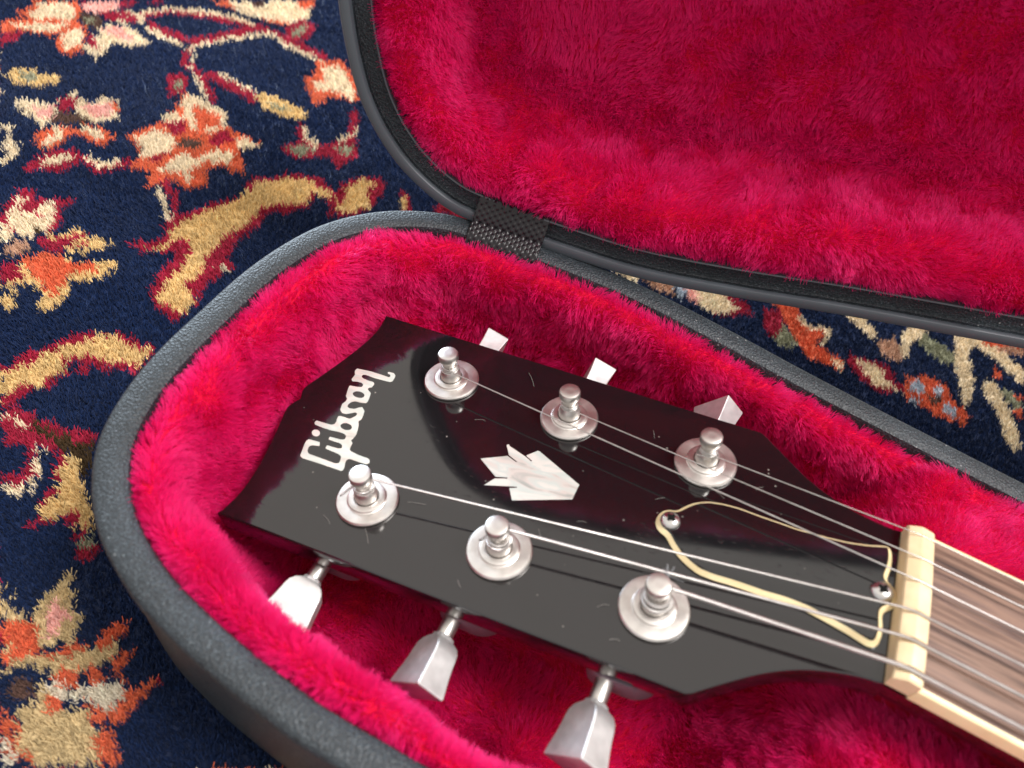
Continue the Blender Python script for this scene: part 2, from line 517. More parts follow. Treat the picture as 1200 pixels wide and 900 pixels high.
MOTIF = '''
1 O 90,55 190,45 180,0 440,0 480,60 440,100 500,150 490,230 470,300 400,320 340,290 310,245 340,190 270,205 150,180 0,180 0,120 90,110 170,100
1 C 150,70 210,50 210,10 400,10 440,60 420,120 300,100 180,105
1 C 50,130 380,130 420,140 270,185 100,160
1 C 360,190 480,160 480,240 440,270 390,290 350,250
1 R 0,190 60,180 130,190 40,250 0,260
1 P 480,10 690,0 690,50 560,70 480,60
1 R 440,0 510,0 480,20
1 R 690,0 830,0 760,30 690,40
1 R 850,0 970,0 920,25
1 C 640,55 830,65 870,80 850,110 820,130 700,125 640,110
1 R 570,75 680,62 800,90 780,120 640,110
1 B 440,80 570,75 610,120 560,160 500,140
1 S 480,100 560,95 550,130 500,125
1 C 560,160 640,140 760,150 870,235 850,270 690,250 620,230
1 P 590,160 700,150 790,210 760,240 640,200
1 C 500,260 560,190 640,230 630,290 550,345 540,310 470,280 490,250
1 R 490,215 545,190 560,250 580,285 545,280 500,250
1 R 980,440 1040,415 1110,460 1080,520 1040,555 975,560
1 S 1015,470 1055,460 1060,510 1025,525
1 G 40,430 90,395 180,400 230,440 365,435 340,475 250,505 180,510 160,490 70,480
1 S 90,440 160,410 240,450 190,480 140,465
1 C 0,420 20,430 0,445
1 C 0,510 20,520 0,545
1 C 75,590 130,580 240,600 320,620 330,650 290,700 240,745 190,700 200,665 140,670
1 P 160,615 300,630 290,680 240,690
1 C 310,590 440,530 450,570 500,580 520,600 610,560 690,590 700,620 680,690 580,725 460,690 440,640
1 P 470,620 640,590 670,620 640,670 560,690
1 O 660,590 700,600 690,640 715,650 680,650
1 R 320,600 400,560 445,570 430,630 370,645
1 O 190,800 230,765 330,730 440,760 520,720 620,770 660,790 640,845 560,840 480,795 420,780 370,830 290,870 220,860
1 C 230,850 330,740 380,735 370,800 290,835
1 C 440,750 520,735 600,780 610,825 540,790
1 B 290,700 330,650 440,655 520,710 480,730 380,730
1 ~C30 20,730 50,750 40,820 10,840
1 ~C38 60,830 85,890
3 ~C28 60,20 40,60 90,50 60,110 10,140
0 O 415,450 520,415 600,340 610,310 650,310 740,370 750,420 880,480 800,500 820,590 760,560 690,560 690,620 620,630 580,600 490,625 500,570 430,560 470,510
0 C 600,340 640,308 680,330 765,380 755,425 700,440 640,430 620,390
0 O 640,345 725,380 740,420 660,430
0 C 530,390 590,370 620,400 560,410
0 C 450,450 540,430 600,470 580,500 480,530 470,500
0 R 540,410 620,400 620,440 580,450
0 R 690,460 760,430 780,470 720,490
0 C 780,455 885,480 800,500
0 C 520,580 600,510 660,530 700,500 780,500 770,550 700,540 640,560 640,610 590,570
0 R 500,530 570,510 520,555
0 B 590,470 640,455 690,480 640,500 600,495
0 ~R26 700,250 850,325
0 ~C12 740,245 850,305
0 G 850,310 900,310 1035,370 1020,400 930,380 880,360
0 S 890,330 990,365 930,365
0 ~R22 640,215 680,260 700,300 715,330
0 ~C14 655,250 690,320
0 ~R14 480,50 560,35 700,50 860,90
0 ~C12 480,38 560,25 720,40 850,75
0 ~R20 500,80 640,135 780,110 870,90 960,130 1090,190
0 ~C13 490,92 630,158 760,127 900,108 960,148 1080,203
0 ~R18 630,160 610,210 640,230
0 ~C14 645,160 640,220
0 C 700,0 1060,0 1030,60 960,75 880,60 800,40 760,15
0 O 700,0 760,0 800,30 740,15
0 O 1000,0 1060,0 1040,30 1000,20
0 O 860,55 980,75 940,85
0 B 840,0 890,0 885,20 850,20
0 R 950,90 1010,60 1060,80 1040,120 990,140 960,120
0 S 970,100 1030,75 1020,110 985,120
0 O 1015,255 1050,250 1060,205 1150,200 1200,290 1200,340 1110,320 1060,355 1030,310
0 C 1070,220 1140,215 1190,300 1190,340 1120,300 1050,300 1050,270 1090,270
0 ~R30 1190,380 1180,440
0 R 935,495 990,470 1100,480 1190,450 1200,520 1130,560 1110,520 1000,530
0 S 960,495 1010,480 1070,505 1000,515
0 S 1110,495 1190,485 1170,515
0 ~R22 1010,420 1000,450 1040,480
0 ~C14 1022,425 1020,455 1060,485
0 ~C18 1140,470 1190,440
0 R 430,805 540,800 560,740 660,690 820,650 830,600 960,580 1060,590 1140,640 1200,600 1200,720 1130,700 1060,650 1040,690 960,710 890,710 880,750 800,800 780,850 700,870 690,900 570,900 620,850 560,840 480,845
0 G 480,830 560,810 570,770 640,720 800,660 850,612 960,592 1040,602 1160,680 1040,640 1030,675 880,690 830,750 760,790 700,850 680,900 590,900 640,820 600,790 540,830
4 R 700,240 760,200 850,185 930,210 930,260 880,290 890,320 760,370 660,370 680,310 720,290
4 G 740,240 800,200 900,212 850,260 860,330 720,350 690,330 740,290
4 ~R18 850,250 920,250
4 R 80,570 150,540 220,600 150,640 70,720 0,720 0,650
4 C 120,610 200,600 180,630
3 R 890,900 950,780 1050,690 1100,640 1200,600 1200,900
3 G 950,900 1000,820 1080,740 1130,620 1200,560 1200,740 1180,800 1090,850 1100,900
3 R 960,650 1000,600 1090,580 1110,630 1030,680
3 ~R45 960,260 1020,340 1030,460
3 ~C32 930,310 960,370 990,470
0 ~R22 90,560 150,520 230,505 280,530 330,570 400,550 430,540
3 R 130,190 190,120 280,90 430,70 500,120 440,160 360,195
3 C 220,160 280,110 400,95 430,120 360,150 280,160
3 ~C28 510,110 560,150 600,165 700,140
3 R 10,440 60,370 110,320 200,295 190,370 280,365 420,360 430,385 340,420 370,470 350,520 300,560 200,560 130,560 0,560 0,470
3 C 40,460 80,400 130,330 160,380 120,390 130,440 200,440 280,380 330,390 320,500 270,560 220,540 180,590 100,570 0,620 0,500 50,520
3 R 30,540 100,530 90,560
3 R 190,460 270,465 230,490
3 D 200,520 240,540 230,570 200,570
3 T 10,660 80,615 180,615 180,650 100,700 50,690
3 R 210,590 400,560 470,540 520,570 420,640 340,670 250,650
3 G 280,580 440,535 520,540 400,580 300,600
3 G 380,680 480,580 580,590 680,630 620,650 530,650 490,700 470,690 500,650 420,670
3 R 460,630 500,600 520,640
3 G 90,770 130,740 190,800 240,850 230,900 200,850 100,880 0,900 0,870 130,830
3 G 380,690 420,735 700,730 640,800 550,835 450,850 400,830 430,880 370,900 340,860
3 O 130,730 200,680 350,690 400,730 560,740 570,790 440,800 370,820 360,900 260,900 240,840 190,800
3 R 0,740 100,740 130,820 60,850 0,860
5 R 890,0 1170,0 1170,40 1080,140 1010,215 990,150 900,90
5 G 930,0 1110,0 1140,60 1060,150 1020,110 930,70
5 G 0,40 80,0 110,0 60,50 100,80 60,115 0,95
5 G 240,0 400,0 400,35 320,90 240,135 205,110 250,70
5 O 260,0 350,0 330,40 270,30
5 R 0,445 100,410 190,340 250,345 400,265 520,235 580,260 700,240 800,290 840,310 880,285 920,315 820,460 760,500 700,430 660,480 600,470 560,420 480,510 450,480 480,420 400,410 410,470 330,540 270,585 240,560 180,580 80,660 40,700 0,700
5 G 0,480 130,440 200,420 240,360 330,350 380,310 480,300 540,270 680,260 740,320 810,340 870,320 890,340 800,450 720,420 680,445 620,410 560,405 480,380 360,405 390,460 310,490 240,560 200,575 190,545 120,560 40,620 0,630
5 R 0,700 60,680 160,700 240,770 300,770 400,840 540,830 570,890 560,900 40,900 20,850 0,830
5 ~C30 20,740 90,760 130,800
5 ~C25 70,840 140,830
5 D 180,790 240,770 260,830 330,860 440,870 450,900 260,900 200,850
5 G 0,650 50,680 0,710
6 R 30,0 140,0 560,40 565,95 420,85 380,60 350,110 390,220 330,180 300,130 240,100 170,110 100,110 40,60
6 D 230,0 330,50 380,60 440,90 560,100 530,200 500,300 450,260 470,210 410,150 370,140 330,100 250,70
6 ~R55 190,110 190,200 170,270 110,320 50,300 0,290
6 ~C30 215,140 270,130
6 ~C30 225,200 215,270 170,330
6 ~C35 20,350 90,380 160,370
6 R 320,200 390,180 350,340 310,290
6 R 270,370 370,360 250,470 210,490
6 G 350,240 410,150 420,190 470,220 450,280 500,310 490,400 520,480 530,560 540,600 450,610 440,560 380,510 290,540 220,520 240,480 360,370
6 R 190,520 290,540 380,510 450,510 440,580 400,540 330,530 280,575 180,580
6 R 420,660 480,600 520,610 480,640 430,700
6 S 450,690 490,640 550,640 560,680 500,720
6 R 420,740 480,720 560,690 575,740 500,800 460,790
6 R 0,640 20,650 10,680 0,680
7 K 250,80 290,45 315,60 290,100 325,145 300,180 360,220 350,270 320,310 330,350 260,340 210,390 160,330 150,280 140,220 180,150 230,110
7 P 220,160 250,140 270,200 300,230 260,290 220,320 180,290
7 K 0,180 60,140 70,150 20,200 90,230 130,260 40,250 0,240
7 O 0,260 130,250 150,310 180,370 170,420 100,420 0,450
7 K 0,370 90,370 60,400 0,410
7 K 0,460 90,420 200,390 330,380 440,350 530,360 500,430 400,450 340,500 260,490 230,500 190,530 260,600 170,610 80,460 0,500
7 O 180,400 330,345 400,350 330,400 230,410
7 O 400,370 450,320 530,230 570,260 540,290 600,325 520,330 470,380
7 O 500,420 560,380 590,400 520,450 560,530 500,530
7 O 230,500 290,460 350,500 330,540 280,540
7 O 370,480 440,445 460,530 430,560 380,510
7 K 60,640 200,600 280,640 380,640 420,700 440,760 430,800 470,900 150,900 80,830 70,780 120,720
7 W 190,530 270,520 290,570 390,530 480,530 550,580 510,650 440,650 380,590 300,620 200,570
7 O 340,590 380,585 430,650 510,660 560,580 640,520 690,510 680,550 620,620 540,710 410,700
7 R 710,520 735,530 730,555 705,550
7 N 0,520 90,450 230,480 230,500 180,520 160,600 40,640 0,600
7 B 30,540 110,490 170,540 130,590 60,590
7 O 190,590 270,600 250,640 220,690
7 O 0,630 40,690 110,710 60,760 80,820 130,850 160,900 90,900 20,780 0,700
7 O 420,760 500,740 510,820 520,890 460,900
7 W 0,730 60,860 40,900 0,900
8 C 30,20 120,50 120,75 60,50
8 T 120,50 200,60 220,110 160,90
8 L 200,60 260,80 240,125
8 P 240,80 300,90 300,140 260,120
8 R 340,90 410,120 445,165 380,165 330,165
8 C 270,75 340,85 400,150 350,165 290,140
8 O 490,115 560,130 590,190 650,200 620,250 700,290 700,320 600,285 560,230 530,170
8 R 470,150 520,150 540,230 480,220
8 S 530,190 570,240 550,260 500,235
8 ~C12 570,170 600,200 660,205 640,240
8 C 660,280 700,300 690,320
8 R 710,270 830,310 840,350 880,380 800,385 720,320
8 C 730,285 820,320 820,350 870,385 780,360
8 O 870,340 930,335 990,360 1000,400 1060,450 1040,475 960,450 920,420 870,400
8 L 890,350 925,350 925,385 885,380
8 L 945,360 985,370 975,395 950,385
8 L 880,400 915,400 910,425
8 L 980,410 1020,430 1010,455 980,440
8 B 935,390 970,390 970,415 940,415
8 T 790,240 840,230 880,280 850,300 810,280
8 C 860,215 890,190 945,195 920,230 890,240 880,290 860,270
8 ~C28 720,160 780,215
8 ~S40 930,240 990,285
8 C 1010,220 1060,215 1090,240 1050,270 1060,310 1030,380 1010,300
8 ~C35 1050,340 1045,400
8 ~C35 1080,240 1140,280 1200,340
8 ~C40 1110,370 1140,420 1180,530
8 O 1120,300 1150,330 1130,350
8 O 1170,390 1200,390 1200,470 1180,450
8 ~O20 1100,240 1200,245
8 ~T20 1140,260 1200,270
8 ~S25 1150,380 1190,420
'''
PAINT = []
for ln in MOTIF.strip().splitlines():
    reg, c, *pts = ln.split()
    ox, oy, sc = ZR[reg]
    P = np.array([[float(v) for v in p.split(',')] for p in pts]) * sc + [ox, oy]
    if c[0] == '~': PAINT.append((c[1], P, float(c[2:]) * sc * 0.5))
    else: PAINT.append((c, P, 0))

def dye_at(px):
    """knot dye index for photo-plane positions"""
    out = np.zeros(len(px), int)
    for c, P, w in PAINT:
        lo, hi = P.min(0) - w, P.max(0) + w
        k = np.nonzero((px[:, 0] >= lo[0]) & (px[:, 0] <= hi[0]) & (px[:, 1] >= lo[1]) & (px[:, 1] <= hi[1]))[0]
        if not len(k): continue
        x, y = px[k, 0], px[k, 1]
        if w:
            d = np.full(len(k), 1e9)
            for a, b in zip(P[:-1], P[1:]):
                ab = b - a
                t = np.clip(((x - a[0]) * ab[0] + (y - a[1]) * ab[1]) / (ab @ ab), 0, 1)
                d = np.minimum(d, np.hypot(x - a[0] - t * ab[0], y - a[1] - t * ab[1]))
            ins = d < w
        else:
            ins = np.zeros(len(k), bool)
            for a, b in zip(P, np.roll(P, -1, 0)):
                cr = ((a[1] > y) != (b[1] > y)) & (x < (b[0] - a[0]) * (y - a[1]) / (b[1] - a[1] + 1e-9) + a[0])
                ins ^= cr
        out[k[ins]] = DYES.index(c)
    return out

PILE_H = 3.4
def rug_dye(x, y):
    """dye of the knots at rug positions (mm); beyond the traced field the rug repeats by mirroring"""
    P = np.c_[x, y, np.full(len(x), RUG + PILE_H)]
    px, dep = proj(P)
    inside = (dep > 20) & (px[:, 0] > -4) & (px[:, 0] < 1204) & (px[:, 1] > -4) & (px[:, 1] < 904)
    far = inside & (px[:, 0] > 700)
    left = inside & ((px[:, 0] < 470))
    traced = far | left
    # mirrored tile taken from the clearly seen field left of the case
    tx0, tx1, ty0, ty1 = -372.0, -222.0, 20.0, 190.0
    ang = 0.0
    u = np.abs(((x - tx0) / (tx1 - tx0)) % 2 - 1); v = np.abs(((y - ty0) / (ty1 - ty0)) % 2 - 1)
    Q = np.c_[tx0 + (1 - u) * (tx1 - tx0), ty0 + (1 - v) * (ty1 - ty0), np.full(len(x), RUG + PILE_H)]
    qx, _ = proj(Q)
    px = np.where(traced[:, None], px, qx)
    return dye_at(px)

rug = empty('rug', (-100, 0, RUG))
tag(rug, 'navy oriental rug with crimson, gold and orange flowers under the open case', 'rug')
KN = 1.35
x0, x1, y0, y1 = -600.0, 330.0, -270.0, 560.0
nx, ny = int((x1 - x0) / KN), int((y1 - y0) / KN)
XI, YI = np.meshgrid(np.arange(nx), np.arange(ny), indexing='ij')
kx = x0 + (XI.ravel() + 0.5) * KN; ky = y0 + (YI.ravel() + 0.5) * KN
KD = rug_dye(kx + rng.normal(0, 0.45, len(kx)), ky + rng.normal(0, 0.45, len(ky))).reshape(nx, ny)
DYEA = np.array([DYE[c] for c in DYES])
abrash = 0.86 + 0.28 * fnoise(kx / 90, ky / 14).reshape(nx, ny)
KC = DYEA[KD] * (abrash * rng.normal(1, 0.07, (nx, ny)))[..., None]
gx = x0 + np.arange(nx + 1) * KN; gy = y0 + np.arange(ny + 1) * KN
GX, GY = np.meshgrid(gx, gy, indexing='ij')
GZ = RUG + 1.2 + 0.5 * vnoise(GX / 1.6, GY / 1.6)
V = np.c_[GX.ravel(), GY.ravel(), GZ.ravel()]
me = bpy.data.meshes.new('woven_ground')
nyy = ny + 1
ii, jj = XI.ravel(), YI.ravel()
quads = np.c_[ii * nyy + jj, (ii + 1) * nyy + jj, (ii + 1) * nyy + jj + 1, ii * nyy + jj + 1].astype(np.int32)
me.vertices.add(len(V)); me.loops.add(quads.size); me.polygons.add(len(quads))
me.vertices.foreach_set('co', (W(V) - BASE['rug']).astype(np.float32).ravel())
me.loops.foreach_set('vertex_index', quads.ravel())
me.polygons.foreach_set('loop_start', np.arange(len(quads), dtype=np.int32) * 4)
me.update(calc_edges=True)
at = me.attributes.new('col', 'FLOAT_COLOR', 'FACE')
at.data.foreach_set('color', np.c_[KC.reshape(-1, 3), np.ones(nx * ny)].astype(np.float32).ravel())
me.materials.append(PILE)
ground = bpy.data.objects.new('woven_ground', me)
COL.objects.link(ground); ground.parent = rug; BASE[ground.name] = BASE['rug']

def in_view(P, margin=120):
    px, dep = proj(P)
    return (dep > 20) & (px[:, 0] > -margin) & (px[:, 0] < 1200 + margin) & (px[:, 1] > -margin) & (px[:, 1] < 900 + margin), dep

def rug_pile(n):
    # candidates uniform on the rug, kept so that the tufts are about even as seen
    xs, ys = [], []
    cnt = 0
    while cnt < n:
        x = rng.uniform(-620, 300, 900000); y = rng.uniform(-300, 560, 900000)
        P = np.c_[x, y, np.full(len(x), RUG)]
        ok, dep = in_view(P)
        keep = rng.random(len(x)) < np.clip((215.0 / np.maximum(dep, 200)) ** 2, 0, 1) * np.where(ok, 1.0, 0.12)
        keep &= ~((x > -176) & (np.abs(y) < 62))          # under the case
        x, y = x[keep], y[keep]
        xs.append(x); ys.append(y); cnt += len(x)
    x = np.concatenate(xs)[:n]; y = np.concatenate(ys)[:n]
    i = np.clip(((x - x0) / KN).astype(int), 0, nx - 1); j = np.clip(((y - y0) / KN).astype(int), 0, ny - 1)
    cx = x0 + (i + 0.5) * KN; cy = y0 + (j + 0.5) * KN
    x = cx + (x - cx) * 0.9; y = cy + (y - cy) * 0.9
    dep = proj(np.c_[x, y, np.full(len(x), RUG)])[1]
    h = PILE_H * (0.70 + 0.42 * rng.random(len(x))) * (0.9 + 0.2 * fnoise(x / 25, y / 25))
    a = 2.6 + 2.2 * (fnoise(x / 60 + 9, y / 60) - 0.5) + rng.normal(0, 0.5, len(x))
    lean = 0.10 + 0.45 * fnoise(x / 18 + 5, y / 18 + 8)
    dx, dy = np.cos(a) * lean, np.sin(a) * lean
    jit = rng.normal(0, 0.20, (len(x), 2))
    K = 4
    P = np.zeros((len(x), K, 3))
    for k in range(K):
        t = k / (K - 1)
        P[:, k, 0] = x + h * dx * t ** 1.6 + jit[:, 0] * h * t
        P[:, k, 1] = y + h * dy * t ** 1.6 + jit[:, 1] * h * t
        P[:, k, 2] = RUG + 0.6 + h * t * (1 - 0.12 * t)
    r0 = 0.145 * np.clip(dep / 215, 1, 2.0)
    rad = r0[:, None] * np.array([1.0, 1.0, 0.9, 0.55])[None]
    c = KC[i, j] * np.clip(rng.normal(1, 0.20, (len(x), 1)), 0.4, 2.0)
    return P, rad, np.clip(c, 0.001, 0.9)
P, rad, c = rug_pile(480000)
hair('pile', P, rad, PILE, rug, c)

# ------------------------------------------------------------------ guitar case: shell
RIM = -20.0
OUT = catmull([(230, -84), (150, -85), (60, -86), (-40, -87.5), (-102, -88), (-118, -87), (-134, -85), (-147, -82.5), (-160, -79), (-175, -72), (-186, -63),
               (-194, -52), (-199, -38), (-201.5, -22), (-202, -5), (-202, 15), (-200, 32), (-196, 47), (-189, 60), (-179, 71), (-165, 80),
               (-150, 84), (-127, 87.5), (-95, 90.5), (-62, 89.5), (-23, 86.5), (14, 84.5), (49, 83), (120, 81), (230, 83)], 3.0)
TAN = unit(np.gradient(OUT, axis=0))
INW = np.c_[TAN[:, 1], -TAN[:, 0]]
INW = INW * np.sign(np.sum(INW * (np.array([-40, 0]) - OUT), axis=1, keepdims=True))
ARC = np.r_[0, np.cumsum(np.linalg.norm(np.diff(OUT, axis=0), axis=1))]

def sweep(prof, fn=None, out=OUT, inw=INW):
    """sweep (inward distance, height) profile along the outline"""
    prof = np.asarray(prof, float)
    V = np.zeros((len(out), len(prof), 3))
    V[:, :, :2] = out[:, None] + inw[:, None] * prof[None, :, :1]
    V[:, :, 2] = prof[None, :, 1]
    V = V.reshape(-1, 3)
    if fn is not None: V = fn(V)
    return V, grid_faces(len(out), len(prof))

case = empty('guitar_case', (-60, 0, RUG))
tag(case, 'open black moulded plastic guitar case with crimson plush lining on the rug', 'guitar case')
h0 = RUG + 1.5
V, fs = sweep([(9.0, RIM - 14), (8.9, RIM - 2.2), (8.4, RIM - 0.9), (7.4, RIM - 0.3), (5.0, RIM), (2.0, RIM - 0.05), (1.0, RIM - 0.25), (0.3, RIM - 0.9), (0.0, RIM - 1.9), (0.0, RIM - 5.6), (0.3, RIM - 6.4), (1.9, RIM - 6.9)])
rim = obj('rim', V, fs, SHELL, case)
V, fs = sweep([(1.6, RIM - 6.5), (1.7, RIM - 14), (1.2, h0 + 18), (1.3, h0 + 7), (2.4, h0 + 2.5), (5, h0 + 0.4), (16, h0), (88, h0)])
obj('bottom_shell', V, fs, SHELL, case)
# ------------------------------------------------------------------ fur on parametric sheets
FURCOL = np.array([0.93, 0.014, 0.165])
def sheet_frames(V, nu, nv):
    G = V.reshape(nu, nv, 3)
    du = np.gradient(G, axis=0); dv = np.gradient(G, axis=1)
    nrm = unit(np.cross(du, dv))
    ar = np.linalg.norm(np.cross(du, dv), axis=2)
    return G, unit(du), unit(dv), nrm, ar

def bil(A, i, j, fi, fj):
    fi = fi[:, None]; fj = fj[:, None]
    return A[i, j] * (1 - fi) * (1 - fj) + A[i + 1, j] * fi * (1 - fj) + A[i, j + 1] * (1 - fi) * fj + A[i + 1, j + 1] * fi * fj

def grow(V, nu, nv, n, facing, length=8.5, flow=(0.0, 0.0), flow_amp=0.9, dens_ref=230.0, avoid=None, seed=1, spiky=None, margin=110, skip=0):
    """strands on a sheet; facing(+1/-1) picks the furry side; flow in (u, v) directions"""
    g = np.random.default_rng(seed)
    G, tu, tv, nr, ar = sheet_frames(V, nu, nv)
    nr = nr * facing
    cell = ar[:-1, :-1].ravel()
    cen = 0.25 * (G[:-1, :-1] + G[1:, :-1] + G[:-1, 1:] + G[1:, 1:]).reshape(-1, 3)
    ok, dep = in_view(cen, margin)
    w = cell * np.clip((dens_ref / np.maximum(dep, 120)) ** 2, 0.05, 3) * np.where(ok, 1.0, 0.14)
    # sides turned well away from the lens get fewer strands
    nc = nr[:-1, :-1].reshape(-1, 3)
    facing_cam = np.sum(nc * unit(CAM - cen), axis=1)
    w *= np.where(facing_cam < -0.35, 0.15, 1.0)
    if avoid is not None: w *= avoid(cen)
    if skip: w *= (np.tile(np.arange(nv - 1), nu - 1) >= skip)
    w = w / w.sum()
    cidx = g.choice(len(w), size=n, p=w)
    i, j = cidx // (nv - 1), cidx % (nv - 1)
    fi, fj = g.random(n), g.random(n)
    root = bil(G, i, j, fi, fj); nn = unit(bil(nr, i, j, fi, fj)); uu = unit(bil(tu, i, j, fi, fj)); vv = unit(bil(tv, i, j, fi, fj))
    # a sheet coordinate in mm for noise and clumps
    su = np.r_[0, np.cumsum(np.linalg.norm(np.diff(G[:, nv // 2], axis=0), axis=1))]
    sv = np.r_[0, np.cumsum(np.linalg.norm(np.diff(G[nu // 2], axis=0), axis=1))]
    a = su[i] + fi * (su[i + 1] - su[i]) + seed * 57; b = sv[j] + fj * (sv[j + 1] - sv[j]) + seed * 31
    fx = flow[0] + flow_amp * 2 * (fnoise(a / 26, b / 26 + 3) - 0.5) + 0.45 * (vnoise(a / 7 + 90, b / 7) - 0.5) * 2
    fy = flow[1] + flow_amp * 2 * (fnoise(a / 26 + 50, b / 26 + 20) - 0.5) + 0.45 * (vnoise(a / 7, b / 7 + 90) - 0.5) * 2
    up = 0.55 + 0.95 * fnoise(a / 24 + 7, b / 24 + 60)
    d0 = unit(nn * up[:, None] + (uu * fx[:, None] + vv * fy[:, None]) * 0.35 + g.normal(0, 0.10, (n, 3)))
    d1 = unit(nn * (up * 0.55)[:, None] + (uu * fx[:, None] + vv * fy[:, None]) * 1.0 + g.normal(0, 0.16, (n, 3)))
    # clumps
    wa = a + 5.0 * (fnoise(a / 5.3, b / 5.3 + 17) - 0.5) * 2; wb = b + 5.0 * (fnoise(a / 5.3 + 29, b / 5.3) - 0.5) * 2
    ca = np.floor(wa / 2.2); cb = np.floor(wb / 2.2)
    h1 = np.modf(np.abs(np.sin(ca * 127.1 + cb * 311.7) * 43758.5))[0]; h2 = np.modf(np.abs(np.sin(ca * 269.5 + cb * 183.3) * 43758.5))[0]
    oa = (ca + 0.2 + 0.6 * h1) * 2.2 - wa; ob = (cb + 0.2 + 0.6 * h2) * 2.2 - wb
    pull = uu * oa[:, None] + vv * ob[:, None]
    cl = 0.40 + 0.55 * vnoise(a / 19 + 4, b / 19 + 44)
    ln = length * (0.62 + 0.5 * g.random(n)) * (0.8 + 0.4 * fnoise(a / 12 + 77, b / 12))
    h3 = np.modf(np.abs(np.sin(np.floor(wa / 2.7 + 0.4) * 91.7 + np.floor(wb / 2.7) * 47.3) * 15731.7))[0]
    ln = ln * (0.70 + 0.50 * h3)
    if spiky is not None: ln = ln * spiky(root)
    K = 5
    P = np.zeros((n, K, 3))
    P[:, 0] = root - nn * 0.4
    for k in range(1, K):
        t = k / (K - 1)
        d = unit(d0 * (1 - t) + d1 * t)
        P[:, k] = P[:, k - 1] + d * (ln / (K - 1))[:, None]
    for k in range(1, K):
        t = k / (K - 1)
        P[:, k] += pull * (cl * t)[:, None]
    dep = proj(root)[1]
    r0 = 0.075 * np.clip(dep / 230, 0.9, 1.8)
    rad = r0[:, None] * np.array([1, 1, 0.95, 0.85, 0.5])[None]
    c = FURCOL * (0.72 + 0.30 * g.random((n, 1)) ** 0.7) * (0.93 + 0.12 * fnoise(a / 40, b / 40)[:, None])
    return P, rad, np.clip(c, 0.002, 0.92)

def lump(V, nrm_dir, amp, scale, seed):
    return V

# wall lining of the bottom half
prof = catmull([(9.4, -30), (10.2, -26.0), (12.3, -23.2), (15.0, -23.2), (17.2, -26.5), (17.6, -33), (16.6, -43), (17.5, -55), (20, -65.0), (26, -71.5), (34, -73)], 2.4)
V, fs = sweep(prof)
nu, nv = len(OUT), len(prof)
G = V.reshape(nu, nv, 3)
sv = np.arange(nv) / (nv - 1)
bul = (fnoise(ARC / 38, 0 * ARC + 3)[:, None] * 0.6 + fnoise(ARC[:, None] / 30, sv[None] * 3 + 9) * 0.8 - 0.7) * 9.0 * np.sin(np.clip(sv * 1.15, 0, 1) * math.pi)[None]
tipw = np.clip((-125 - OUT[:, 0]) / 50, 0, 1); tipw = tipw * tipw * (3 - 2 * tipw)
slope = 11.0 * np.clip((sv - 0.18) / 0.55, 0, 1) ** 1.2
G[:, :, :2] += INW[:, None] * (tipw[:, None] * slope[None])[..., None]
G[:, :, 2] += tipw[:, None] * (5.0 * np.exp(-((sv - 0.36) / 0.17) ** 2))[None]
G[:, :, :2] += INW[:, None] * bul[..., None]
G[:, :, 2] += 1.6 * (fnoise(ARC / 22 + 31, 0 * ARC)[:, None] - 0.5) * np.exp(-((sv - 0.18) / 0.2) ** 2)[None] * 2
wall_lining = obj('wall_lining', G.reshape(-1, 3), fs, BACKING, case)
facing = 1.0
_, _, _, nr, _ = sheet_frames(G.reshape(-1, 3), nu, nv)
mid = nu // 2
if np.dot(nr[mid, nv // 2, :2], INW[mid]) < 0: facing = -1.0
def wall_spiky(r):
    return np.where(r[:, 2] > -26, 0.9, 1.0)
P, rad, c = grow(G.reshape(-1, 3), nu, nv, 275000, facing, 4.5, (0.12, 0.05), 0.7, seed=2, spiky=wall_spiky, skip=2)
hair('wall_fur', P, rad, FUR, case, c)

# floor lining, rising into a padded cradle under the neck
fxs = np.arange(-186, 231, 3.0); fys = np.arange(-66, 70, 3.0)
FX, FY = np.meshgrid(fxs, fys, indexing='ij')
def sst(a, b, x):
    t = np.clip((x - a) / (b - a), 0, 1); return t * t * (3 - 2 * t)
cr = sst(-22, 16, FX + 6 * (fnoise(FY / 14, FX / 40) - 0.5) - 0.10 * FY)
FZ = -73.0 + 3.0 * (fnoise(FX / 25, FY / 25) - 0.5) + cr * (51 + 6 * fnoise(FX / 18 + 40, FY / 18))
trough = np.exp(-(FY / 26) ** 4)
FZ -= cr * trough * 8
V = np.c_[FX.ravel(), FY.ravel(), FZ.ravel()]
obj('floor_lining', V, grid_faces(len(fxs), len(fys)), BACKING, case)
def neck_avoid(cn):
    return np.where((cn[:, 0] > -8) & (np.abs(cn[:, 1]) < 13), 0.0, 1.0) * np.where((cn[:, 0] < -40) & (np.abs(cn[:, 1]) < 30), 0.4, 1.0)
P, rad, c = grow(V, len(fxs), len(fys), 135000, 1.0, 5.4, (-0.1, 0.0), 0.9, avoid=neck_avoid, seed=5)
hair('floor_fur', P, rad, FUR, case, c)

